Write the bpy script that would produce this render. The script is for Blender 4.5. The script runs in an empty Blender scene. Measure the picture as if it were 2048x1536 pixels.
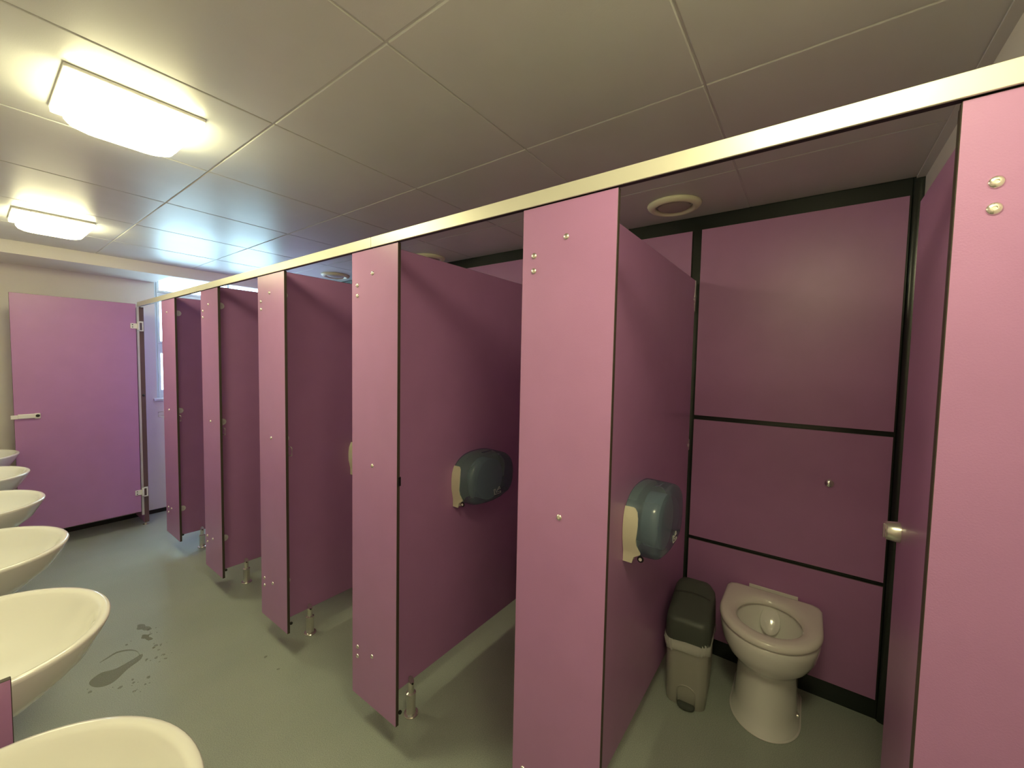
import bpy, bmesh, math, random
from mathutils import Vector, Matrix
random.seed(4)
C = bpy.context.scene.collection
PI = math.pi

# ------------------------------------------------------------------ camera
CAM_H = 1.5087
yaw, pitch, roll, fpx = 0.9368, 0.0527, 0.0197, 812.56
cam = bpy.data.cameras.new('camera'); cam.sensor_width = 36; cam.lens = fpx/2048*36
cam.clip_start = .02
co = bpy.data.objects.new('camera', cam); C.objects.link(co)
cy, sy, cp, sp = math.cos(yaw), math.sin(yaw), math.cos(pitch), math.sin(pitch)
f = Vector((sy*cp, cy*cp, -sp)); r = Vector((cy, -sy, 0)); u = r.cross(f)
r2 = math.cos(roll)*r + math.sin(roll)*u; u2 = -math.sin(roll)*r + math.cos(roll)*u
co.matrix_world = Matrix(((r2.x, u2.x, -f.x, 0), (r2.y, u2.y, -f.y, 0), (r2.z, u2.z, -f.z, CAM_H), (0, 0, 0, 1)))
bpy.context.scene.camera = co

# ------------------------------------------------------------------ materials
def srgb(r, g, b):
    return tuple(((c/255)/12.92 if c/255 <= .04045 else ((c/255+.055)/1.055)**2.4) for c in (r, g, b)) + (1,)

def mat(name, col, rough=.5, metal=0, bump=0, bscale=200, spec=.5, var=0, vscale=3, coat=0, aniso=0):
    m = bpy.data.materials.new(name); m.use_nodes = True
    n = m.node_tree.nodes; l = m.node_tree.links
    b = n['Principled BSDF']
    b.inputs['Base Color'].default_value = col
    b.inputs['Roughness'].default_value = rough
    b.inputs['Metallic'].default_value = metal
    b.inputs['Specular IOR Level'].default_value = spec
    b.inputs['Coat Weight'].default_value = coat
    b.inputs['Coat Roughness'].default_value = .05
    b.inputs['Anisotropic'].default_value = aniso
    if bump or var:
        tc = n.new('ShaderNodeTexCoord')
    if bump:
        t = n.new('ShaderNodeTexNoise'); t.inputs['Scale'].default_value = bscale; t.inputs['Detail'].default_value = 3
        l.new(tc.outputs['Object'], t.inputs['Vector'])
        bp = n.new('ShaderNodeBump'); bp.inputs['Strength'].default_value = bump; bp.inputs['Distance'].default_value = .002
        l.new(t.outputs['Fac'], bp.inputs['Height']); l.new(bp.outputs['Normal'], b.inputs['Normal'])
    if var:
        t = n.new('ShaderNodeTexNoise'); t.inputs['Scale'].default_value = vscale; t.inputs['Detail'].default_value = 6
        l.new(tc.outputs['Object'], t.inputs['Vector'])
        rp = n.new('ShaderNodeValToRGB')
        rp.color_ramp.elements[0].position = .3; rp.color_ramp.elements[1].position = .7
        rp.color_ramp.elements[0].color = tuple(c*(1-var) for c in col[:3])+(1,)
        rp.color_ramp.elements[1].color = tuple(min(1, c*(1+var)) for c in col[:3])+(1,)
        l.new(t.outputs['Fac'], rp.inputs['Fac']); l.new(rp.outputs['Color'], b.inputs['Base Color'])
    return m

M = {}
M['purple'] = mat('purple_laminate', (.455, .216, .445, 1), .34, bump=.12, bscale=350, var=.03, vscale=8, spec=.55)
M['edge'] = mat('laminate_edge', srgb(64, 57, 48), .5)
M['post'] = mat('brown_edge_post', srgb(98, 74, 72), .5)
M['alu'] = mat('brushed_aluminium', (.74, .72, .62, 1), .42, metal=.4, bump=.1, bscale=60)
M['steel'] = mat('stainless_steel', (.74, .72, .66, 1), .25, metal=.85)
M['chrome'] = mat('polished_chrome', (.9, .9, .88, 1), .08, metal=1)
M['screw'] = mat('screw_steel', (.86, .82, .78, 1), .22, metal=1)
M['ceramic'] = mat('white_ceramic', (.88, .88, .84, 1), .12, coat=.6)
M['seat'] = mat('white_seat_plastic', (.88, .85, .80, 1), .22, coat=.2)
M['wall'] = mat('painted_wall', (.80, .76, .70, 1), .55, bump=.3, bscale=90, var=.02)
M['wallg'] = mat('grey_painted_wall', (.66, .64, .60, 1), .55, bump=.3, bscale=90, var=.03)
M['black'] = mat('black_trim', (.010, .016, .014, 1), .24, spec=.6)
M['skirt'] = mat('black_skirting', (.012, .012, .012, 1), .4)
M['tile'] = mat('metal_ceiling_tile', (.60, .61, .61, 1), .34, metal=0, bump=.10, bscale=420, var=.03, vscale=5, spec=.75)
M['tee'] = mat('ceiling_grid_gap', (.85, .82, .70, 1), .5)
M['white'] = mat('white_plastic', (.80, .78, .74, 1), .35)
M['lightgrey'] = mat('light_grey_plastic', (.78, .77, .75, 1), .4)
M['cream'] = mat('cream_plastic', (.78, .76, .58, 1), .32)
M['upvc'] = mat('white_window_frame', (.75, .80, .84, 1), .3)
M['binbody'] = mat('grey_bin_plastic', (.40, .40, .35, 1), .42, bump=.05)
M['binlid'] = mat('dark_bin_plastic', (.075, .088, .075, 1), .45, bump=.05)
M['wire'] = mat('pale_wire', (.7, .66, .66, 1), .3, metal=.9)
M['dark'] = mat('dark_recess', (.01, .01, .01, 1), .4)
M['ventin'] = mat('vent_inner', (.42, .38, .34, 1), .5)
M['mark'] = mat('pale_emblem', (.75, .78, .75, 1), .35)
M['paper'] = mat('tissue_paper', (.8, .8, .78, 1), .9)

# floor vinyl: speckle + gentle mottling
def floor_mat():
    m = mat('grey_green_vinyl', (.2, .2, .2, 1), .33, bump=.45, bscale=200, spec=.45)
    n = m.node_tree.nodes; l = m.node_tree.links; b = n['Principled BSDF']
    tc = n.new('ShaderNodeTexCoord')
    a = n.new('ShaderNodeTexNoise'); a.inputs['Scale'].default_value = 2.2; a.inputs['Detail'].default_value = 7
    s = n.new('ShaderNodeTexNoise'); s.inputs['Scale'].default_value = 320; s.inputs['Detail'].default_value = 2
    l.new(tc.outputs['Object'], a.inputs['Vector']); l.new(tc.outputs['Object'], s.inputs['Vector'])
    r1 = n.new('ShaderNodeValToRGB')
    r1.color_ramp.elements[0].position = .3; r1.color_ramp.elements[0].color = (.345, .395, .345, 1)
    r1.color_ramp.elements[1].position = .7; r1.color_ramp.elements[1].color = (.405, .455, .395, 1)
    r3 = n.new('ShaderNodeValToRGB')
    r3.color_ramp.elements[0].position = .35; r3.color_ramp.elements[0].color = (.78, .78, .78, 1)
    r3.color_ramp.elements[1].position = .6; r3.color_ramp.elements[1].color = (1.08, 1.08, 1.08, 1)
    mx = n.new('ShaderNodeMixRGB'); mx.blend_type = 'MULTIPLY'; mx.inputs['Fac'].default_value = 1
    l.new(a.outputs['Fac'], r1.inputs['Fac']); l.new(s.outputs['Fac'], r3.inputs['Fac'])
    l.new(r1.outputs['Color'], mx.inputs['Color1']); l.new(r3.outputs['Color'], mx.inputs['Color2'])
    l.new(mx.outputs['Color'], b.inputs['Base Color'])
    return m
M['floor'] = floor_mat()

def emis(name, col, s):
    m = bpy.data.materials.new(name); m.use_nodes = True
    n = m.node_tree.nodes; l = m.node_tree.links; n.clear()
    e = n.new('ShaderNodeEmission'); e.inputs['Color'].default_value = col; e.inputs['Strength'].default_value = s
    o = n.new('ShaderNodeOutputMaterial'); l.new(e.outputs[0], o.inputs[0]); return m
M['lamp'] = emis('lit_diffuser', (1, .93, .52, 1), 26)

def seethrough(name, col, alpha, rough, tint=(1, 1, 1, 1)):
    m = bpy.data.materials.new(name); m.use_nodes = True
    n = m.node_tree.nodes; l = m.node_tree.links; b = n['Principled BSDF']
    b.inputs['Base Color'].default_value = col; b.inputs['Roughness'].default_value = rough
    b.inputs['Coat Weight'].default_value = .4; b.inputs['Coat Roughness'].default_value = .06
    t = n.new('ShaderNodeBsdfTransparent'); t.inputs['Color'].default_value = tint
    x = n.new('ShaderNodeMixShader'); x.inputs[0].default_value = alpha
    l.new(t.outputs[0], x.inputs[1]); l.new(b.outputs[0], x.inputs[2])
    l.new(x.outputs[0], n['Material Output'].inputs[0]); return m
M['cover'] = seethrough('smoky_blue_plastic', (.18, .24, .31, 1), .5, .2, (.50, .64, .74, 1))
M['bag'] = seethrough('clear_bin_bag', (.85, .87, .82, 1), .6, .12)
M['glass'] = seethrough('window_glass', (.8, .9, .95, 1), .06, .02)
M['water'] = seethrough('standing_water', (.16, .16, .13, 1), .08, .03, (.94, .935, .915, 1))
M['bowlwater'] = seethrough('bowl_water', (.6, .62, .5, 1), .35, .02)

# ------------------------------------------------------------------ helpers
def tag(o, label=None, cat=None, group=None, kind=None):
    if label: o['label'] = label
    if cat: o['category'] = cat
    if group: o['group'] = group
    if kind: o['kind'] = kind
    return o

def link_mesh(name, bm, mats, parent=None, smooth=False, autosmooth=None):
    bmesh.ops.recalc_face_normals(bm, faces=bm.faces)
    me = bpy.data.meshes.new(name); bm.to_mesh(me); bm.free()
    if not isinstance(mats, (list, tuple)): mats = [mats]
    for m in mats: me.materials.append(m)
    if smooth:
        for p in me.polygons: p.use_smooth = True
        if autosmooth:
            try: me.set_sharp_from_angle(angle=math.radians(autosmooth))
            except Exception: pass
    o = bpy.data.objects.new(name, me); C.objects.link(o)
    if parent: o.parent = parent
    return o

def empty(name, loc=(0, 0, 0), rz=0):
    o = bpy.data.objects.new(name, None); C.objects.link(o); o.location = loc; o.rotation_euler = (0, 0, rz)
    o.empty_display_size = .05
    return o

def box(bm, x0, x1, y0, y1, z0, z1, bevel=0, seg=2):
    before = set(bm.verts)
    vs = [bm.verts.new((x, y, z)) for x in (x0, x1) for y in (y0, y1) for z in (z0, z1)]
    q = [(0, 1, 3, 2), (4, 6, 7, 5), (0, 4, 5, 1), (2, 3, 7, 6), (0, 2, 6, 4), (1, 5, 7, 3)]
    fs = [bm.faces.new([vs[i] for i in k]) for k in q]
    if bevel:
        es = set(e for fc in fs for e in fc.edges)
        bmesh.ops.bevel(bm, geom=list(es), offset=bevel, segments=seg, profile=.5, affect='EDGES')

def bxo(name, m, x0, x1, y0, y1, z0, z1, parent=None, bevel=0):
    bm = bmesh.new(); box(bm, x0, x1, y0, y1, z0, z1, bevel); return link_mesh(name, bm, m, parent)

def loft(bm, rings, cap0=True, cap1=True, close=True):
    R = [[bm.verts.new(p) for p in ring] for ring in rings]
    n = len(R[0])
    for a, b in zip(R, R[1:]):
        for i in range(n if close else n-1):
            j = (i+1) % n
            bm.faces.new((a[i], a[j], b[j], b[i]))
    if cap0: bm.faces.new(R[0][::-1])
    if cap1: bm.faces.new(R[-1])
    return R

def lathe(bm, prof, n=24, axis='z', c=(0, 0, 0), cap0=True, cap1=True):
    rings = []
    for rr, h in prof:
        ring = []
        for i in range(n):
            a = 2*PI*i/n; p, q = rr*math.cos(a), rr*math.sin(a)
            v = {'z': (p, q, h), 'x': (h, p, q), 'y': (p, h, q)}[axis]
            ring.append((c[0]+v[0], c[1]+v[1], c[2]+v[2]))
        rings.append(ring)
    loft(bm, rings, cap0, cap1)

def panel(name, x0, x1, y0, y1, z0, z1, thin, parent=None, bevel=.0012):
    """laminate panel with coloured faces and dark core edges; thin = axis of thickness"""
    bm = bmesh.new(); box(bm, x0, x1, y0, y1, z0, z1, bevel, 1)
    ax = 'xyz'.index(thin)
    bmesh.ops.recalc_face_normals(bm, faces=bm.faces)
    for fc in bm.faces:
        fc.material_index = 0 if abs(fc.normal[ax]) > .9 else 1
    return link_mesh(name, bm, [M['purple'], M['edge']], parent)

def tube(bm, pts, rad, n=8):
    rings = []
    for i, p in enumerate(pts):
        p = Vector(p)
        a = Vector(pts[max(i-1, 0)]); b = Vector(pts[min(i+1, len(pts)-1)])
        t = (b-a).normalized(); s = t.cross(Vector((0, 0, 1)))
        if s.length < .1: s = t.cross(Vector((0, 1, 0)))
        s.normalize(); w = t.cross(s)
        rings.append([tuple(p+rad*(math.cos(2*PI*k/n)*s+math.sin(2*PI*k/n)*w)) for k in range(n)])
    loft(bm, rings)

# ------------------------------------------------------------------ key measures (metres, camera stands over the origin)
XP = .926            # front plane of the cubicles
XB = 2.30            # back wall
XL = -.268           # wash basin wall
YN = -.328           # near end wall
YF = 5.012           # far end wall
ZC = 2.283           # ceiling
ZT, ZBOT = 1.924, .135
PIL = [(4.020, 3.700), (3.166, 2.876), (2.326, 2.037), (1.473, 1.189), (.653, .382), (-.167, YN+.003)]
PY = [3.845, 3.006, 2.170, 1.325, .498]     # right-hand faces of the partitions
WX0, WX1, WZ0, WZ1 = 1.105, 2.26, 1.10, 2.42

def st(name, m, *b, bevel=0):
    return tag(bxo(name, m, *b, bevel=bevel), kind='structure')

# ------------------------------------------------------------------ setting
st('floor', M['floor'], XL-.1, XB+.1, YN-.1, YF+.1, -.06, 0)
st('wall_left', M['wall'], XL-.1, XL, YN-.1, YF+.1, 0, 2.6)
st('wall_near', M['wall'], XL-.1, XB+.1, YN-.1, YN, 0, 2.6)
st('wall_back', M['black'], XB, XB+.1, YN-.1, YF+.3, 0, 2.6)
# far wall with its window opening and deep recess
bm = bmesh.new(); T = .28
box(bm, XL-.1, WX0, YF, YF+T, 0, 2.6)
box(bm, WX1, XB+.1, YF, YF+T, 0, 2.6)
box(bm, WX0, WX1, YF, YF+T, 0, WZ0)
box(bm, WX0, WX1, YF, YF+T, WZ1, 2.6)
tag(link_mesh('wall_far', bm, M['wall']), kind='structure')
# boxed-in beam under the ceiling at the far end, open above the window
bm = bmesh.new()
box(bm, XL, WX0, 4.476, YF, 2.194, ZC+.05)
box(bm, WX0, XB, 4.476, 4.53, 2.194, ZC+.05)
box(bm, WX0-.02, WX0, 4.53, YF, ZC, WZ1+.1)
box(bm, WX0, XB, 4.476, YF+.02, WZ1+.06, WZ1+.12)
box(bm, WX0, XB, 4.46, 4.476, ZC+.05, WZ1+.1)
tag(link_mesh('trim_1', bm, M['wall']), kind='structure')
st('baseboard_far', M['skirt'], XL, XB, YF-.012, YF, 0, .035)
st('baseboard_near', M['skirt'], XP+.02, XB-.02, YN, YN+.01, 0, .06)
# ceiling of pressed metal tiles
bm = bmesh.new()
xs = [XL, .042, .642, 1.242, 1.835, XB]
ys = [YN]; k = 0
while .274+.6*k < 4.476:
    ys.append(.274+.6*k); k += 1
ys.append(4.476)
g = .0026
for i in range(len(xs)-1):
    for j in range(len(ys)-1):
        box(bm, xs[i]+g, xs[i+1]-g, ys[j]+g, ys[j+1]-g, ZC+random.uniform(-.0004, .0004), ZC+.02, .003, 2)
for fc in bm.faces: fc.material_index = 0
nb = len(bm.faces)
box(bm, XL-.05, XB+.05, YN-.05, 4.47, ZC+.0032, ZC+.05)
bm.faces.ensure_lookup_table()
for fc in list(bm.faces)[nb:]: fc.material_index = 1
tag(link_mesh('ceiling', bm, [M['tile'], M['tee']]), kind='structure')
st('trim_2', M['tile'], XP+.04, XB-.004, YN, YN+.026, ZC-.008, ZC-.0005)     # perimeter angle over the end wall

# window: white frame, sill, panes
w = empty('window_1', (0, 0, 0)); tag(w, kind='structure')
bm = bmesh.new(); yf0, yf1 = YF+.06, YF+.11
def bar(x0, x1, z0, z1, d=0): box(bm, x0, x1, yf0-d, yf1+d, z0, z1, .004, 1)
bar(WX0, WX0+.028, WZ0, WZ1); bar(WX1-.055, WX1, WZ0, WZ1)
bar(WX0+.028, WX1-.055, WZ0, WZ0+.06); bar(WX0+.028, WX1-.055, WZ1-.06, WZ1); bar(WX0+.028, WX1-.055, 1.55, 1.63, .006)
bar(WX0+.028, WX1-.055, 2.06, 2.115, .004)
mx = (WX0+WX1)/2; bar(mx-.035, mx+.035, WZ0+.06, 1.55); bar(mx-.035, mx+.035, 1.63, 2.06)
link_mesh('window_frame', bm, M['upvc'], w)
for (a, b) in ((WX0+.028, mx-.035), (mx+.035, WX1-.055)):
    for (c, d) in ((WZ0+.06, 1.55), (1.63, 2.06), (2.115, WZ1-.06)):
        # opening casements with their own thin frame
        bm = bmesh.new(); e = .018
        box(bm, a, a+e, yf0-.012, yf1-.01, c, d); box(bm, b-e, b, yf0-.012, yf1-.01, c, d)
        box(bm, a+e, b-e, yf0-.012, yf1-.01, c, c+e); box(bm, a+e, b-e, yf0-.012, yf1-.01, d-e, d)
        s = link_mesh('sash', bm, M['upvc'], w)
        bxo('pane', M['glass'], a+e, b-e, yf0+.02, yf0+.026, c+e, d-e, s)
bxo('window_sill', M['upvc'], WX0-.025, WX1, YF-.025, yf0, WZ0-.022, WZ0+.002, w, bevel=.004)

# ------------------------------------------------------------------ ceiling lights
def ceiling_light(x, y, label):
    t = empty('ceiling_light', (x, y, ZC)); tag(t, label, 'light', 'square diffuser lights over the wash basins')
    bm = bmesh.new(); box(bm, -.158, .158, -.158, .158, -.012, -.0005, .002, 1)
    link_mesh('base_plate', bm, M['lightgrey'], t)
    bm = bmesh.new(); rings = []
    for (h, hz, rad) in ((.155, -.013, .004), (.155, -.022, .004), (.153, -.024, .006), (.134, -.026, .02), (.133, -.046, .03), (.127, -.062, .045), (.112, -.072, .05), (.09, -.075, .05)):
        ring = []
        for q in range(4):
            cx = (h-rad)*(1 if q in (0, 3) else -1); cyy = (h-rad)*(1 if q in (0, 1) else -1)
            for s in range(6):
                a = PI/2*q+PI/2*s/5
                ring.append((cx+rad*math.cos(a), cyy+rad*math.sin(a), hz))
        rings.append(ring)
    loft(bm, rings)
    link_mesh('diffuser', bm, M['lamp'], t, smooth=True, autosmooth=50)
ceiling_light(.345, 1.79, 'lit square ceiling light, the larger, nearer of the two in view')
ceiling_light(.345, 3.595, 'lit square ceiling light near the far bulkhead, smaller in view')
ceiling_light(.345, -.01, 'lit square ceiling light overhead beside the near end wall')

# ------------------------------------------------------------------ ceiling vents
def vent(x, y, label):
    t = empty('ceiling_vent', (x, y, ZC)); tag(t, label, 'air vent', 'round vents above the cubicles')
    bm = bmesh.new()
    n = 48; prof = [(.083, -.001), (.083, -.010), (.088, -.019), (.098, -.022), (.110, -.018), (.120, -.009), (.123, -.001)]
    rings = [[(rr*math.cos(2*PI*i/n), rr*math.sin(2*PI*i/n), h) for i in range(n)] for rr, h in prof]
    rings.append(rings[0])
    R = [[bm.verts.new(p) for p in ring] for ring in rings[:-1]]; R.append(R[0])
    for a, b in zip(R, R[1:]):
        for i in range(n): bm.faces.new((a[i], a[(i+1) % n], b[(i+1) % n], b[i]))
    link_mesh('rim', bm, M['cream'], t, smooth=True)
    bm = bmesh.new(); lathe(bm, [(.074, -.003), (.074, -.012), (.068, -.016), (.03, -.018), (.004, -.018)], 40)
    link_mesh('valve_disc', bm, M['ventin'], t, smooth=True, autosmooth=50)
vent(2.065, .57, 'round cream air vent in full view above the toilet cubicle')
vent(2.11, 2.35, 'round air vent nearly hidden, only its rim showing over a partition top')
vent(2.08, 3.575, 'round air vent seen between two pilasters in window light, farthest back')

# ------------------------------------------------------------------ cubicle pilasters
def screw(parent, x, y, z, rad=.0085):
    bm = bmesh.new()
    lathe(bm, [(rad, 0), (rad*.98, -.0012), (rad*.8, -.0032), (rad*.42, -.0046), (rad*.3, -.0046), (rad*.26, -.003)], 20, 'x', (x, y, z))
    link_mesh('screw', bm, M['screw'], parent, smooth=True, autosmooth=40)

PLAB = ['narrow purple pilaster farthest away, next to the window opening',
        'purple pilaster second from the far end, beside a thin wire lock keep',
        'purple pilaster third from the far end, left of the half-hidden cream dispenser',
        'purple pilaster standing left of the mid-row paper dispenser partition',
        'widest-looking full pink-purple pilaster left of the toilet cubicle, with three screws near its top',
        'pink-purple pilaster at right edge of the picture with two large screws']
TH = .013
for i, (a, b) in enumerate(PIL):
    zt = ZT if i < 5 else ZT+.002
    p = panel('pilaster', XP, XP+TH, b, a, ZBOT, ZT, 'x')
    tag(p, PLAB[i], 'partition panel', 'front pilasters between the cubicle doors')
    if i == 5:
        for z in (1.792, 1.753, .345, .305): screw(p, XP, -.209, z, .0095)
        bxo('corner_strip', M['edge'], XP+TH, XP+.03, -.180, -.169, ZBOT, ZT-.002, p)
        continue
    ex = a-.038; mid = a-.135
    if i > 0:
        for z in (1.796, 1.756, .341, .302): screw(p, XP, ex, z)
    else:
        for z in (.341, .302): screw(p, XP, a-.06, z)
    for z in (1.832, 1.103, .344): screw(p, XP, mid, z)
    # angle brackets behind, with round cover discs on the partition face
    for z in (1.828, 1.095, .34):
        bm = bmesh.new(); yy = PY[i]
        lathe(bm, [(.021, 0), (.021, -.003), (.018, -.006), (.007, -.007), (.006, -.003), (.001, -.003)], 24, 'y', (XP+TH+.042, yy-.0004, z))
        link_mesh('corner_bracket', bm, M['lightgrey'], p, smooth=True, autosmooth=40)
    # wire keep for the lock of the next door
    bm = bmesh.new()
    zz = 1.055; y0 = b
    tube(bm, [(XP+TH+.004, y0+.020, zz+.021), (XP+TH+.004, y0-.022, zz+.021), (XP+TH+.004, y0-.026, zz+.017), (XP+TH+.004, y0-.026, zz-.017),
              (XP+TH+.004, y0-.022, zz-.021), (XP+TH+.004, y0+.020, zz-.021)], .0022, 6)
    if i in (1, 2): link_mesh('lock_keep', bm, M['wire'], p, smooth=True)
    elif i == 3:
        bm.free(); bxo('lock_keep', M['dark'], XP+.003, XP+TH+.001, b-.004, b+.001, 1.052, 1.085, p)
    else: bm.free()
    if i == 0:
        bm = bmesh.new()
        tube(bm, [(XP+TH, a-.02, zz+.021), (XP-.004, a+.002, zz+.021), (XP-.028, a+.03, zz+.017), (XP-.028, a+.03, zz-.017), (XP-.004, a+.002, zz-.021), (XP+TH, a-.02, zz-.021)], .0026, 6)
        link_mesh('lock_keep', bm, M['wire'], p, smooth=True)
        bm = bmesh.new()
        tube(bm, [(XP+TH+.003, b+.02, zz+.021), (XP+TH+.003, b-.026, zz+.019), (XP+TH+.003, b-.026, zz-.019), (XP+TH+.003, b+.02, zz-.021)], .0022, 6)
        link_mesh('lock_keep', bm, M['wire'], p, smooth=True)
    # dark bolt end low on the free edge
    bm = bmesh.new(); lathe(bm, [(.007, 0), (.007, -.006), (.005, -.008)], 12, 'y', (XP+TH+.004, b+.001, .185))
    link_mesh('bolt', bm, M['dark'], p)

# end post the open door hangs on, next to the far wall
p = panel('end_post', XP+.004, XP+.034, 4.69, YF-.002, .03, ZT, 'x')
p.data.materials[1] = M['post']
tag(p, 'slim dark brown end post beside the open door and far wall', 'post')
bxo('edge_strip', M['alu'], XP-.012, XP+.0035, 4.695, 4.70, .10, ZT, p)
bm = bmesh.new(); lathe(bm, [(.011, .001), (.011, .03)], 16, 'z', (XP+.018, 4.73, 0)); lathe(bm, [(.022, .001), (.022, .005)], 16, 'z', (XP+.018, 4.73, 0))
link_mesh('support_foot', bm, M['steel'], p)
bm = bmesh.new(); lathe(bm, [(.010, 0), (.008, -.008), (.003, -.012)], 14, 'y', (XP+.018, 4.689, 1.16))
link_mesh('door_stop', bm, M['dark'], p)

# ------------------------------------------------------------------ partitions
DLAB = ['purple partition behind the farthest pilaster, showing three pale bracket discs',
        'purple partition behind the second farthest pilaster, no dispenser in view',
        'purple partition with a half-hidden cream paper dispenser at its edge',
        'purple partition carrying the dark translucent paper dispenser in mid row',
        'purple partition left of the toilet, carrying the nearest paper dispenser']
FH = [.155]*5
def make_foot(parent, x, y):
    bm = bmesh.new()
    lathe(bm, [(.032, .0005), (.032, .003), (.029, .007), (.021, .009), (.0195, .012), (.0195, .088), (.0205, .090), (.0205, .095), (.013, .099), (.0125, .125)], 28, 'z', (x, y, 0))
    # slanted top
    n = 20; b0 = [(x+.0123*math.cos(2*PI*i/n), y+.0123*math.sin(2*PI*i/n), .124) for i in range(n)]
    b1 = [(q[0], q[1], .149+.012*math.sin(2*PI*i/n)) for i, q in enumerate(b0)]
    loft(bm, [b0, b1])
    o = link_mesh('support_foot', bm, M['steel'], parent, smooth=True, autosmooth=35)
    bm = bmesh.new(); lathe(bm, [(.004, -.001), (.004, .0022), (.002, .003)][::-1], 10, 'y', (x-.003, y-.0135, .140))
    link_mesh('set_screw', bm, M['dark'], o)
for i, yy in enumerate(PY):
    p = panel('partition', XP+TH+.004, 2.245, yy, yy+TH, ZBOT-.002, 1.946, 'y')
    tag(p, DLAB[i], 'partition panel', 'partitions between the cubicles')
    make_foot(p, 1.10, yy-.0135)
    for z in (1.846, 1.099, .34):
        bm = bmesh.new()
        box(bm, 2.235, 2.255, yy-.002, yy, z-.028, z+.028, .0005, 1)
        bz = link_mesh('wall_bracket', bm, M['steel'], p)
        bm = bmesh.new(); lathe(bm, [(.014, 0), (.013, -.003), (.005, -.007), (.001, -.007)], 18, 'y', (2.228, yy-.0003, z))
        link_mesh('bracket_cap', bm, M['chrome'], bz, smooth=True)
    if i == 4:
        bxo('channel', M['steel'], 2.246, 2.258, yy-.001, yy+TH+.001, 1.79, 1.946, p)

# ------------------------------------------------------------------ headrail
for (a, b, lab) in ((4.70, 1.340, 'far length of bright aluminium headrail along the cubicle tops, left of its joint'),
                    (1.3385, YN+.002, 'near length of bright aluminium headrail above the toilet cubicle, right of its joint')):
    bm = bmesh.new()
    box(bm, XP-.007, XP-.0015, b, a, ZT+.0015, 1.963, .0012, 2)       # front face of the channel
    box(bm, XP-.0016, XP+TH+.002, b, a, ZT+.009, 1.962)
    o = link_mesh('headrail', bm, M['alu'])
    tag(o, lab, 'rail', 'aluminium headrail lengths')
    bxo('dark_underside', M['dark'], XP, XP+.012, b+.01, a-.002, ZT+.002, ZT+.0088, o)  # near-black strip along the rail, stands in for its dark underside

# ------------------------------------------------------------------ doors
# open door of the farthest cubicle, standing square to the corridor
DY = 4.66
d = panel('cubicle_door', .222, .903, DY, DY+TH, .143, 1.944, 'y')
tag(d, 'wide purple door standing open across the corridor end with white lock', 'door')
def hinge(parent, z):
    bm = bmesh.new()
    box(bm, .866, .912, DY-.005, DY-.0003, z-.022, z+.022, .003, 2)
    box(bm, .908, .922, DY-.022, DY-.004, z-.034, z+.038, .003, 2)
    box(bm, .922, .948, DY-.012, DY-.004, z-.042, z-.034, .001, 1)
    box(bm, .922, .948, DY-.012, DY-.004, z+.030, z+.042, .001, 1)
    box(bm, .940, .948, DY-.012, DY-.004, z-.034, z+.030)
    h = link_mesh('hinge', bm, M['white'], parent)
    bm = bmesh.new()
    for dz in (-.010, .010): lathe(bm, [(.0045, 0), (.0045, -.0015)], 12, 'y', (.879, DY-.0052, z+dz))
    link_mesh('hinge_screw', bm, M['dark'], h)
hinge(d, 1.757); hinge(d, .315)
bm = bmesh.new(); box(bm, .238, .325, DY-.018, DY-.0003, 1.025, 1.058, .005, 2)
box(bm, .206, .242, DY-.014, DY-.002, 1.024, 1.052, .002, 1); box(bm, .318, .349, DY-.012, DY-.0003, 1.020, 1.060, .005, 2)
lk = link_mesh('door_lock', bm, M['white'], d)
bm = bmesh.new(); lathe(bm, [(.011, 0), (.010, -.004), (.006, -.006)], 18, 'y', (.335, DY-.0122, 1.042)); link_mesh('lock_indicator', bm, M['dark'], lk)

# door of the toilet cubicle, folded in against the near end wall
d = panel('cubicle_door', XP+.026, 1.432, -.212, -.212+TH, ZBOT, 1.93, 'y')
tag(d, 'dark purple door folded in at right of toilet, chrome thumb-turn on edge', 'door')
bm = bmesh.new(); lathe(bm, [(.026, 0), (.026, .003), (.0245, .012), (.023, .024), (.021, .027), (.008, .028), (.007, .022), (.001, .022)], 32, 'y', (1.392, -.199+.0003, 1.10))
link_mesh('thumb_turn', bm, M['steel'], d, smooth=True, autosmooth=40)
bm = bmesh.new(); box(bm, 1.386, 1.398, -.172, -.166, 1.082, 1.118, .002, 2); link_mesh('turn_bar', bm, M['chrome'], d.children[0])
# ------------------------------------------------------------------ back wall panels
mods = [(.488, -.288), (1.315, .532), (2.158, 1.358), (2.996, 2.202), (3.833, 3.040), (5.0, 3.877)]
VIS = {0: ('the toilet cubicle', (0, 1, 2)), 1: ('the second cubicle from the right', (0, 1, 2)), 2: ('the third cubicle from the right', (0, 1, 2)),
       3: ('the fourth cubicle from the right', (0, 1, 2)), 4: ('the fifth cubicle from the right', (0, 1, 2)), 5: ('the farthest cubicle', (0, 1, 2))}
zz = [(1.243+.008, 2.212, 'upper'), (.607, 1.243-.012, 'middle'), (.089, .591, 'lower')]
for i, (a, b) in enumerate(mods):
    for (z0, z1, nm) in zz:
        p = panel('duct_panel', XB-.0105, XB-.0005, b, a, z0, z1, 'x')
        tag(p, '%s purple duct panel on the back wall of %s' % (nm, VIS[i][0]), 'wall panel', 'purple duct panels along the back wall')
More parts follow.
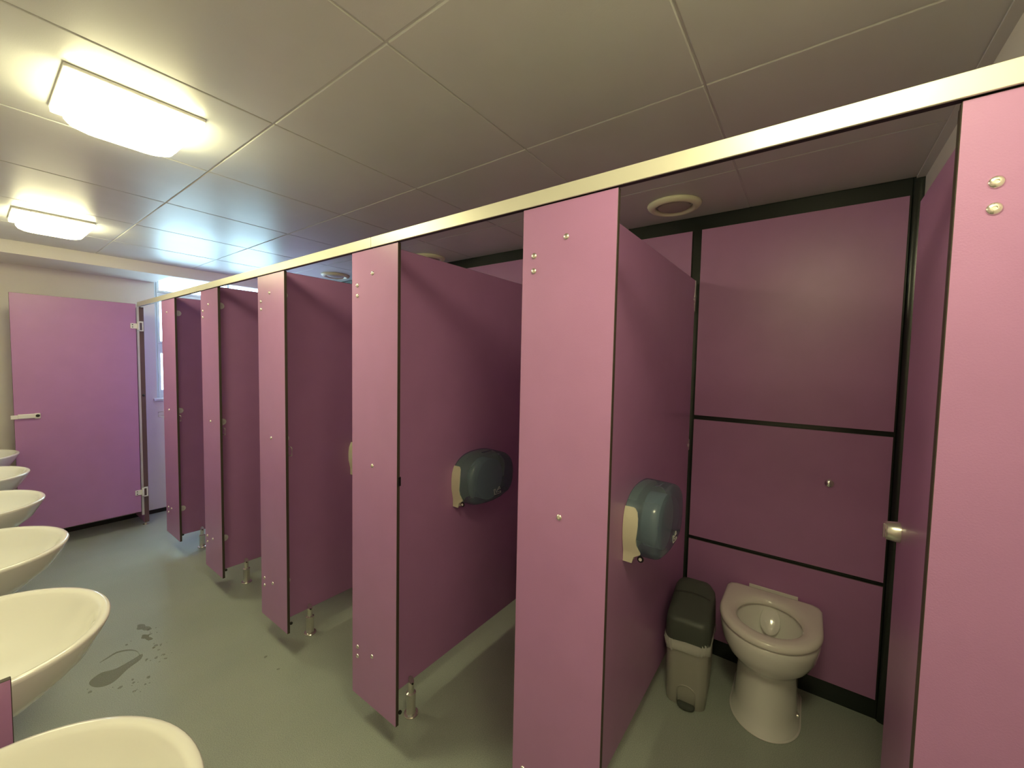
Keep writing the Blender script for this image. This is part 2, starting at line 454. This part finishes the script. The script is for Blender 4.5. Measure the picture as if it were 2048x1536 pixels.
# glossy rounded black corner cover right of the toilet panels
bm = bmesh.new(); n = 10
ring = [(XB-.001, YN+.001), (XB-.001, YN+.034)] + [(XB-.022+.0 - .010*math.sin(PI/2*k/n)+.010, YN+.034-.033*(k/n)) for k in range(n+1)]
ring = [(XB-.001, YN+.0005), (XB-.001, YN+.034)] + [(XB-.002-.016*math.sin(PI/2*k/n), YN+.034-.0335*(1-math.cos(PI/2*k/n))) for k in range(1, n+1)]
rings = [[(x, y, z) for x, y in ring] for z in (.0, ZC-.001)]
loft(bm, rings)
tag(link_mesh('trim_3', bm, M['black'], smooth=True, autosmooth=40), kind='structure')

# flush button
bm = bmesh.new(); lathe(bm, [(.019, 0), (.019, -.004), (.0165, -.009), (.010, -.0125), (.001, -.0135)], 32, 'x', (XB-.0105, -.088, .998))
tag(link_mesh('flush_button', bm, M['chrome'], smooth=True, autosmooth=60), 'round chrome flush button on the purple panel above the toilet', 'flush button')

# ------------------------------------------------------------------ toilet
def Dshape(xf, wd, xb, ax, rc, n=72, c=None):
    """outline radially sampled about c: half-ellipse nose, straight sides, rounded rear corners"""
    xc = xf+ax
    poly = []
    for k in range(61):
        a = PI/2+PI*k/60
        poly.append((xc+ax*math.cos(a), wd*math.sin(a)))
    for k in range(13):
        a = -PI/2+PI/2*k/12; poly.append((xb-rc+rc*math.cos(a), -(wd-rc)+rc*math.sin(a)))
    for k in range(13):
        a = PI/2*k/12; poly.append((xb-rc+rc*math.cos(a), (wd-rc)+rc*math.sin(a)))
    c = c or (xc, 0)
    out = []
    for i in range(n):
        t = 2*PI*i/n; dx, dy = math.cos(t), math.sin(t); best = 0
        for (p, q) in zip(poly, poly[1:]+poly[:1]):
            ex, ey = q[0]-p[0], q[1]-p[1]; den = dx*ey-dy*ex
            if abs(den) < 1e-12: continue
            s = ((p[0]-c[0])*ey-(p[1]-c[1])*ex)/den; v = ((p[0]-c[0])*dy-(p[1]-c[1])*dx)/den
            if s > 0 and -1e-6 <= v <= 1+1e-6: best = max(best, s)
        out.append((c[0]+dx*best, c[1]+dy*best))
    return out
def Esh(cx, rx, ry, n=72, yo=0):
    # same angular sampling (about cx) so that it lofts cleanly
    o = []
    for i in range(n):
        t = 2*PI*i/n; rr = 1/math.sqrt((math.cos(t)/rx)**2+(math.sin(t)/ry)**2)
        o.append((cx+rr*math.cos(t), yo+rr*math.sin(t)))
    return o
def make_toilet(px, py, label):
    """built with its back at local x = .46 and nose at x = 0"""
    t = empty('toilet', (px, py, 0)); tag(t, label, 'toilet')
    cc = (.215, 0); bm = bmesh.new(); rings = []
    for (z, xf, wd, xb, ax, rc) in ((.0, .055, .128, .44, .17, .03), (.006, .055, .128, .44, .17, .03), (.012, .062, .121, .44, .17, .03), (.06, .070, .117, .44, .17, .03),
                                    (.15, .082, .113, .44, .165, .03), (.215, .088, .113, .45, .16, .03), (.240, .080, .120, .452, .165, .03),
                                    (.262, .058, .138, .455, .18, .03), (.290, .030, .160, .456, .20, .03), (.330, .010, .177, .457, .215, .03),
                                    (.375, .002, .184, .458, .22, .03), (.398, .003, .184, .458, .22, .03), (.404, .008, .180, .455, .22, .03)):
        rings.append([(x, y, z) for x, y in Dshape(xf, wd, xb, ax, rc, c=cc)])
    for (z, cx, rx, ry) in ((.404, .215, .150, .135), (.395, .215, .146, .131), (.365, .215, .143, .128), (.31, .225, .118, .100),
                            (.27, .235, .085, .070), (.245, .245, .060, .048), (.225, .25, .050, .040), (.18, .25, .045, .036)):
        rings.append([(x+(cc[0]-cc[0]), y, z) for x, y in Esh(cx, rx, ry)])
    loft(bm, rings)
    link_mesh('bowl', bm, M['ceramic'], t, smooth=True, autosmooth=60)
    bm = bmesh.new(); R = [(x, y, .232) for x, y in Esh(.25, .0485, .0385, 40)]
    bm.faces.new([bm.verts.new(v) for v in R]); link_mesh('water', bm, M['bowlwater'], t)
    # seat ring
    bm = bmesh.new(); rings = []
    def O(k, z, h=0): return [(x, y, z) for x, y in Dshape(-.004+k, .190-k, .443-k, .225-k*.6, .036, c=cc)]
    def I(rx, ry, z): return [(x, y, z) for x, y in Esh(.213, rx, ry)]
    rings = [I(.141, .121, .4065), O(.006, .4065), O(.001, .411), O(0, .418), O(.002, .428), O(.008, .4345), O(.018, .437)]
    outer = Dshape(.02, .166, .419, .2, .03, c=cc); inner = Esh(.213, .158, .140)
    for s in (0, .35, .7, 1):
        rings.append([(a[0]*(1-s)+b[0]*s, a[1]*(1-s)+b[1]*s, .437+.002*math.sin(s*PI)-.002*s) for a, b in zip(outer, inner)])
    rings += [I(.151, .132, .4315), I(.144, .124, .424), I(.140, .120, .415), I(.141, .121, .4065)]
    Rv = [[bm.verts.new(p) for p in ring] for ring in rings[:-1]]; Rv.append(Rv[0]); n = len(Rv[0])
    for a, b in zip(Rv, Rv[1:]):
        for i in range(n): bm.faces.new((a[i], a[(i+1) % n], b[(i+1) % n], b[i]))
    link_mesh('seat', bm, M['seat'], t, smooth=True)
    bm = bmesh.new(); ro = Dshape(.050, .133, .437, .17, .03, c=cc); ri = Dshape(.058, .125, .435, .17, .03, c=cc)
    loft(bm, [[(x, y, .0003) for x, y in ro], [(x, y, .003) for x, y in ro], [(x, y, .006) for x, y in ri]]); link_mesh('sealant_bead', bm, M['white'], t, smooth=True)
    bm = bmesh.new(); bmesh.ops.create_uvsphere(bm, u_segments=28, v_segments=14, radius=1)
    bmesh.ops.scale(bm, vec=(.060, .040, .010), verts=bm.verts); bmesh.ops.rotate(bm, matrix=Matrix.Rotation(math.radians(-52), 3, 'Y'), verts=bm.verts)
    bmesh.ops.translate(bm, vec=(.332, .0, .350), verts=bm.verts); link_mesh('flush_spreader', bm, M['ceramic'], t, smooth=True)
    bm = bmesh.new(); box(bm, .450, .457, -.098, .100, .405, .442, .002, 2); link_mesh('hinge_bar', bm, M['white'], t)
    bm = bmesh.new()
    lathe(bm, [(.019, 0), (.019, -.008), (.016, -.012)], 20, 'y', (.33, -.1755+.006, .385)); link_mesh('hinge_cap', bm, M['white'], t)
    bm = bmesh.new()
    lathe(bm, [(.010, 0), (.010, -.006), (.004, -.009)], 16, 'y', (.22, -.1165, .045)); link_mesh('floor_bolt', bm, M['chrome'], t)
    return t
make_toilet(1.832, .098, 'white back-to-wall toilet with open seat in the nearest cubicle')
make_toilet(1.832, .925, 'white toilet in the second cubicle from the right, behind the wide pilaster')

# ------------------------------------------------------------------ bins
def rrect(w, dpt, rad, z, cx=0, cy_=0, n=8, bow=0):
    out = []
    for q in range(4):
        sx = 1 if q in (0, 3) else -1; sy_ = 1 if q in (0, 1) else -1
        for s in range(n):
            a = PI/2*q+PI/2*s/(n-1)
            out.append((cx+sx*(dpt-rad)+rad*math.cos(a), cy_+sy_*(w-rad)+rad*math.sin(a), z))
    return out
def make_bin(x, y, rz, label):
    t = empty('pedal_bin', (x, y, 0), rz); tag(t, label, 'bin', 'grey sanitary bins with dark lids')
    bm = bmesh.new()
    loft(bm, [rrect(.078, .112, .035, .0), rrect(.081, .116, .036, .006), rrect(.084, .121, .038, .10), rrect(.087, .126, .038, .28), rrect(.088, .127, .038, .300), rrect(.084, .123, .036, .304)])
    b = link_mesh('body', bm, M['binbody'], t, smooth=True, autosmooth=40)
    # raised arch on the front and pedal beneath
    bm = bmesh.new(); pts = []
    for k in range(17):
        a = PI*k/16; pts.append((-.1195, -.006+.036*math.cos(a), .075+.026*math.sin(a)))
    pts = [(-.116, .030, .012)]+pts+[(-.116, -.042, .012)]
    tube(bm, pts, .0035, 6); link_mesh('pedal_arch', bm, M['binbody'], b, smooth=True)
    bm = bmesh.new(); lathe(bm, [(.001, .026), (.031, .026), (.036, .020), (.036, .010), (.031, .006), (.001, .006)], 28, 'z', (-.121, -.008, .0))
    for v in bm.verts: v.co.x = -.121+(v.co.x+.121)*.62
    link_mesh('pedal', bm, M['binlid'], t, smooth=True, autosmooth=50)
    # lid: steep skirt, sloping top that rises to a rounded ridge at the rear
    bm = bmesh.new()
    def lr(w, dpt, rad, z, slope, cx=0):
        return [(a, b2, z+slope*(a-cx+dpt)/(2*dpt)*1.0) for a, b2, _ in rrect(w, dpt, rad, 0, cx)]
    loft(bm, [lr(.091, .131, .040, .298, 0), lr(.093, .133, .040, .306, .004), lr(.090, .129, .040, .378, .04), lr(.086, .124, .040, .392, .060),
              lr(.074, .108, .04, .402, .075, .004), lr(.050, .078, .03, .416, .062, .014), lr(.020, .045, .015, .430, .040, .022)])
    l_ = link_mesh('lid', bm, M['binlid'], t, smooth=True, autosmooth=60)
    bm = bmesh.new()
    tube(bm, [(.005, .074, .450), (.010, .045, .4575), (.012, 0, .4605), (.010, -.045, .4575), (.005, -.074, .450)], .0016, 6)
    link_mesh('flap_seam', bm, M['dark'], l_)
    # crumpled bag hem
    bm = bmesh.new(); rings = []
    rnd = random.Random(9)
    for (z, e) in ((.308, .004), (.298, .008), (.286, .0095), (.274, .009), (.262, .006), (.257, .0035)):
        ring = rrect(.088, .127, .038, z, n=18)
        o = []
        for k, (a, b2, c) in enumerate(ring):
            L = math.hypot(a, b2); w = e+.0030*math.sin(k*1.9+z*130)+rnd.uniform(-.0018, .0018)
            o.append((a+a/L*w, b2+b2/L*w, c-.010*math.sin(k*.23+1)+(.003*math.sin(k*.9) if z < .3 else 0)))
        rings.append(o)
    loft(bm, rings, False, False); link_mesh('bin_liner', bm, M['bag'], t, smooth=True)
    return t
make_bin(1.972, .393, .07, 'grey pedal bin with dark lid and clear liner, left of the toilet')
make_bin(1.985, 1.222, .07, 'grey pedal bin barely showing behind the wide pilaster, one cubicle on')

# ------------------------------------------------------------------ paper dispensers
def make_dispenser(x, yface, label):
    """x = centre, mounted on a face looking to -y; local: x along wall, -y out, z up"""
    t = empty('paper_dispenser', (x, yface, .95)); tag(t, label, 'toilet paper dispenser', 'toilet roll dispensers on the partitions')
    def prof(s, y, n=44, base=False):
        pts = []
        A, B = .170, .125
        for k in range(n+1):
            a = PI*k/n; e = .78
            cx = math.copysign(abs(math.cos(a))**e, math.cos(a)); sz = abs(math.sin(a))**e
            pts.append((A*cx, B*sz))
        if base:
            low = [(-.170, -.05), (-.160, -.085), (-.158, -.120), (-.135, -.124), (-.125, -.105), (-.11, -.090), (.11, -.090), (.125, -.105), (.135, -.124), (.158, -.120), (.160, -.085), (.170, -.05)]
        else:
            low = [(-.169, -.03), (-.163, -.058), (-.152, -.082), (-.130, -.103), (-.06, -.113), (0, -.115), (.06, -.111), (.130, -.092), (.152, -.072), (.163, -.05), (.169, -.03)]
        pts += low
        return [(px*s, y, pz*s-.012*(1-s)) for px, pz in pts]
    bm = bmesh.new()
    loft(bm, [prof(.955, -.0004, base=True), prof(.965, -.004, base=True), prof(.965, -.026, base=True), prof(.95, -.030, base=True)])
    link_mesh('back_case', bm, M['cream'], t, smooth=True, autosmooth=35)
    # cream side cheeks with curved front edge
    for sgn in (-1, 1):
        bm = bmesh.new(); rings = []
        zs = [.072, .069, .060, .040, .015, -.01, -.035, -.055, -.068, -.078, -.084, -.098, -.120]
        dp = [.031, .038, .046, .051, .052, .050, .047, .048, .054, .060, .060, .038, .032]
        for z, dd in zip(zs, dp):
            A = .170*(max(0, 1-(max(z, 0)/.125)**(2/.78)))**(.78/2)
            if z < -.03: A = .170-(.012*min(1, (-.03-z)/.055))
            A += .0028
            a0, a1 = sgn*(A-.006), sgn*A
            rings.append([(a0, -.001, z), (a1, -.001, z), (a1, -dd, z), (a0, -dd, z)])
        loft(bm, rings); link_mesh('side_cheek', bm, M['cream'], t, smooth=True, autosmooth=40)
        bm = bmesh.new(); lathe(bm, [(.011, 0), (.011, sgn*.003)], 18, 'x', (sgn*.1585, -.062, -.098))
        c_ = link_mesh('lock_recess', bm, M['dark'], t)
        bm = bmesh.new(); lathe(bm, [(.0055, 0), (.0055, sgn*.0045)], 14, 'x', (sgn*.1585, -.062, -.098)); link_mesh('lock_pin', bm, M['white'], c_)
    bm = bmesh.new()
    loft(bm, [prof(1.0, -.002), prof(.992, -.04), prof(.985, -.085), prof(.975, -.100), prof(.94, -.112), prof(.88, -.119), prof(.80, -.122), prof(.4, -.124)], cap0=False)
    cv = link_mesh('cover', bm, M['cover'], t, smooth=True, autosmooth=60)
    # small pale emblem low on the front of the cover: slanted frame with an arrow
    bm = bmesh.new(); yy = -.1262
    def seg(p, q): tube(bm, [(p[0], yy, p[1]), (q[0], yy, q[1])], .0011, 5)
    pts = [(-.004, -.078), (.042, -.078), (.042, -.070), (.010, -.070), (.000, -.052), (-.010, -.052), (-.004, -.078)]
    for p_, q_ in zip(pts, pts[1:]): seg(p_, q_)
    seg((.014, -.062), (.030, -.045)); seg((.030, -.045), (.038, -.058)); seg((.038, -.058), (.022, -.058))
    link_mesh('emblem', bm, M['mark'], cv)
    bm = bmesh.new()
    box(bm, -.032, .032, -.075, -.060, .1215, .1245, .001, 1)
    link_mesh('viewing_tab', bm, M['cover'], cv)
    # paper roll inside
    bm = bmesh.new(); lathe(bm, [(.03, -.040), (.098, -.040), (.098, -.100), (.03, -.100)], 40, 'y', (-.01, 0, -.005)); link_mesh('paper_roll', bm, M['paper'], t, smooth=True, autosmooth=40)
make_dispenser(1.506, PY[4]-.0003, 'smoky blue and cream toilet paper dispenser nearest the toilet')
make_dispenser(1.512, PY[3]-.0003, 'dark smoky paper dispenser with cream side on the mid-row partition')
make_dispenser(1.512, PY[2]-.0003, 'cream-edged paper dispenser mostly hidden behind a pilaster')

# ------------------------------------------------------------------ wash basins
BL = ['white wash basin at the bottom left corner, nearest the camera',
      'white wash basin behind the pink divider panel, second nearest',
      'white wash basin third from the camera, its whole pointed rim showing',
      'white wash basin fourth from the camera, third from the far end',
      'small-looking white wash basin next to last before the far door',
      'white wash basin farthest away in front of the open purple door']
def make_basin(y, label):
    t = empty('wash_basin', (0, y, .80)); tag(t, label, 'wash basin', 'white wash basins along the left wall')
    bm = bmesh.new(); n = 72
    def ring(a, b, z, back, sh=0):
        o = []
        for i in range(n):
            th = 2*PI*i/n; c, s = math.cos(th), math.sin(th)
            if c >= 0: o.append((sh+a*c, b*s, z))
            else:
                e = .75; o.append((sh-back*abs(c)**e, b*math.copysign(abs(s)**.9, s), z))
        return o
    rings = [ring(.105, .12, -.175, .15, -.05), ring(.13, .15, -.165, .18, -.04), ring(.165, .195, -.125, .22, -.02), ring(.20, .232, -.075, .245), ring(.225, .255, -.030, .262),
             ring(.235, .264, -.010, .268), ring(.2365, .266, -.003, .2685), ring(.233, .263, .001, .267), ring(.226, .256, .002, .262), ring(.217, .247, .0, .24), ring(.211, .241, -.006, .215),
             ring(.203, .232, -.020, .195), ring(.185, .210, -.055, .175), ring(.150, .170, -.095, .145), ring(.100, .115, -.125, .10), ring(.05, .055, -.138, .05), ring(.02, .02, -.141, .02)]
    loft(bm, rings)
    link_mesh('bowl', bm, M['ceramic'], t, smooth=True)
    bm = bmesh.new(); lathe(bm, [(.022, -.1405), (.021, -.1375), (.014, -.1365), (.012, -.1385)], 24); link_mesh('waste_drain', bm, M['chrome'], t, smooth=True, autosmooth=40)
    bm = bmesh.new(); lathe(bm, [(.018, -.175), (.018, -.30), (.030, -.305), (.030, -.36)], 20, 'z', (-.05, 0, 0)); link_mesh('waste_pipe', bm, M['white'], t, smooth=True, autosmooth=40)
    return t
for k in range(6):
    make_basin(.875+.737*k, BL[k])
# divider panel between the two nearest basins
p = panel('divider_panel', XL, .041, 1.243, 1.243+TH, .35, .866, 'y')
tag(p, 'short pink-purple divider panel between the two nearest wash basins', 'divider panel')

# ------------------------------------------------------------------ water on the floor
def blob(bm, cx, cy_, a, b, ang, rnd, z=.0008, n=28, wob=.18):
    ph = [rnd.uniform(0, 6.28) for _ in range(4)]; vs = []
    for i in range(n):
        t = 2*PI*i/n; k = 1+wob*(math.sin(2*t+ph[0])+.6*math.sin(3*t+ph[1])+.35*math.sin(5*t+ph[2]))
        x, y = a*k*math.cos(t), b*k*math.sin(t)
        vs.append((cx+x*math.cos(ang)-y*math.sin(ang), cy_+x*math.sin(ang)+y*math.cos(ang)))
    loft(bm, [[(x, y, .0001) for x, y in vs], [(x, y, z*.7) for x, y in vs], [(cx+(x-cx)*.86, cy_+(y-cy_)*.86, z) for x, y in vs]])
rnd = random.Random(5)
def film(bm, pts, z=.0008):
    """thin water film with a smooth outline through floor points"""
    P = [Vector((x, y, 0)) for x, y in pts]; n = len(P); o = []
    for i in range(n):
        a, b, c, d = P[i-1], P[i], P[(i+1) % n], P[(i+2) % n]
        for k in range(6):
            t = k/6
            o.append(.5*((2*b)+(c-a)*t+(2*a-5*b+4*c-d)*t*t+(3*b-a-3*c+d)*t**3))
    m = sum(o, Vector((0, 0, 0)))/len(o)
    loft(bm, [[(p.x, p.y, .0001) for p in o], [(m.x+(p.x-m.x)*.98, m.y+(p.y-m.y)*.98, z) for p in o]])
bm = bmesh.new()
film(bm, [(0.307, 2.606), (0.349, 2.645), (0.4, 2.627), (0.464, 2.645), (0.502, 2.658), (0.488, 2.615), (0.436, 2.581), (0.372, 2.523), (0.324, 2.541)])
tag(link_mesh('water_puddle', bm, M['water'], smooth=True), 'larger damp puddle on the floor beside the second nearest basin', 'puddle')
arc = [(0.363, 2.741), (0.392, 2.755), (0.429, 2.77), (0.471, 2.743), (0.492, 2.698), (0.492, 2.653)]
bm = bmesh.new()
w_ = [.003, .006, .007, .007, .007, .005]
film(bm, [(x, y+h) for (x, y), h in zip(arc, w_)]+[(x, y-h) for (x, y), h in list(zip(arc, w_))[::-1]])
tag(link_mesh('water_trail', bm, M['water'], smooth=True), 'thin curved trail of water arching beside the larger puddle', 'water trail')
bm = bmesh.new()
blob(bm, .558, 2.921, .022, .040, .1, rnd, wob=.3)
blob(bm, .548, 2.800, .016, .034, .2, rnd, wob=.3)
tag(link_mesh('water_puddle', bm, M['water'], smooth=True), 'small blotchy wet patch on the floor, farther off than the long puddle', 'puddle')
bm = bmesh.new()
DR = [(0.574, 2.869), (0.566, 2.817), (0.562, 2.682), (0.579, 2.671), (0.567, 2.566), (0.537, 2.569), (0.506, 2.591), (0.564, 2.526), (0.48, 2.437), (0.46, 2.394), (0.43, 2.448), (0.42, 2.381), (0.387, 2.459), (0.3, 2.529), (0.47, 2.805), (0.432, 2.475), (0.55, 2.67), (0.56, 2.629), (0.87, 2.15), (0.871, 2.015)]
for x, y in DR:
    s_ = rnd.uniform(.004, .008); blob(bm, x, y, s_, s_*1.3, rnd.uniform(0, 3), rnd, z=.0022, n=14, wob=.12)
for k in range(22):
    x, y = DR[k % 16]; s_ = rnd.uniform(.0015, .0035)
    blob(bm, x+rnd.gauss(0, .02), y+rnd.gauss(0, .03), s_, s_*1.2, 0, rnd, z=.0014, n=10, wob=.1)
tag(link_mesh('water_droplets', bm, M['water'], smooth=True), 'scatter of small water droplets on the floor beside the puddle', 'water drops', kind='stuff')

# ------------------------------------------------------------------ daylight and view
w = bpy.data.worlds.new('sky'); bpy.context.scene.world = w; w.use_nodes = True
bg = w.node_tree.nodes['Background']; bg.inputs['Color'].default_value = (.52, .84, 1, 1); bg.inputs['Strength'].default_value = 10
sc = bpy.context.scene
sc.view_settings.view_transform = 'Standard'; sc.view_settings.look = 'None'; sc.view_settings.gamma = 1
sc.view_settings.use_curve_mapping = False; sc.view_settings.exposure = .24
sc.cycles.max_bounces = 10; sc.cycles.diffuse_bounces = 6; sc.cycles.transparent_max_bounces = 12
sc.cycles.use_denoising = True; sc.cycles.sample_clamp_indirect = 8
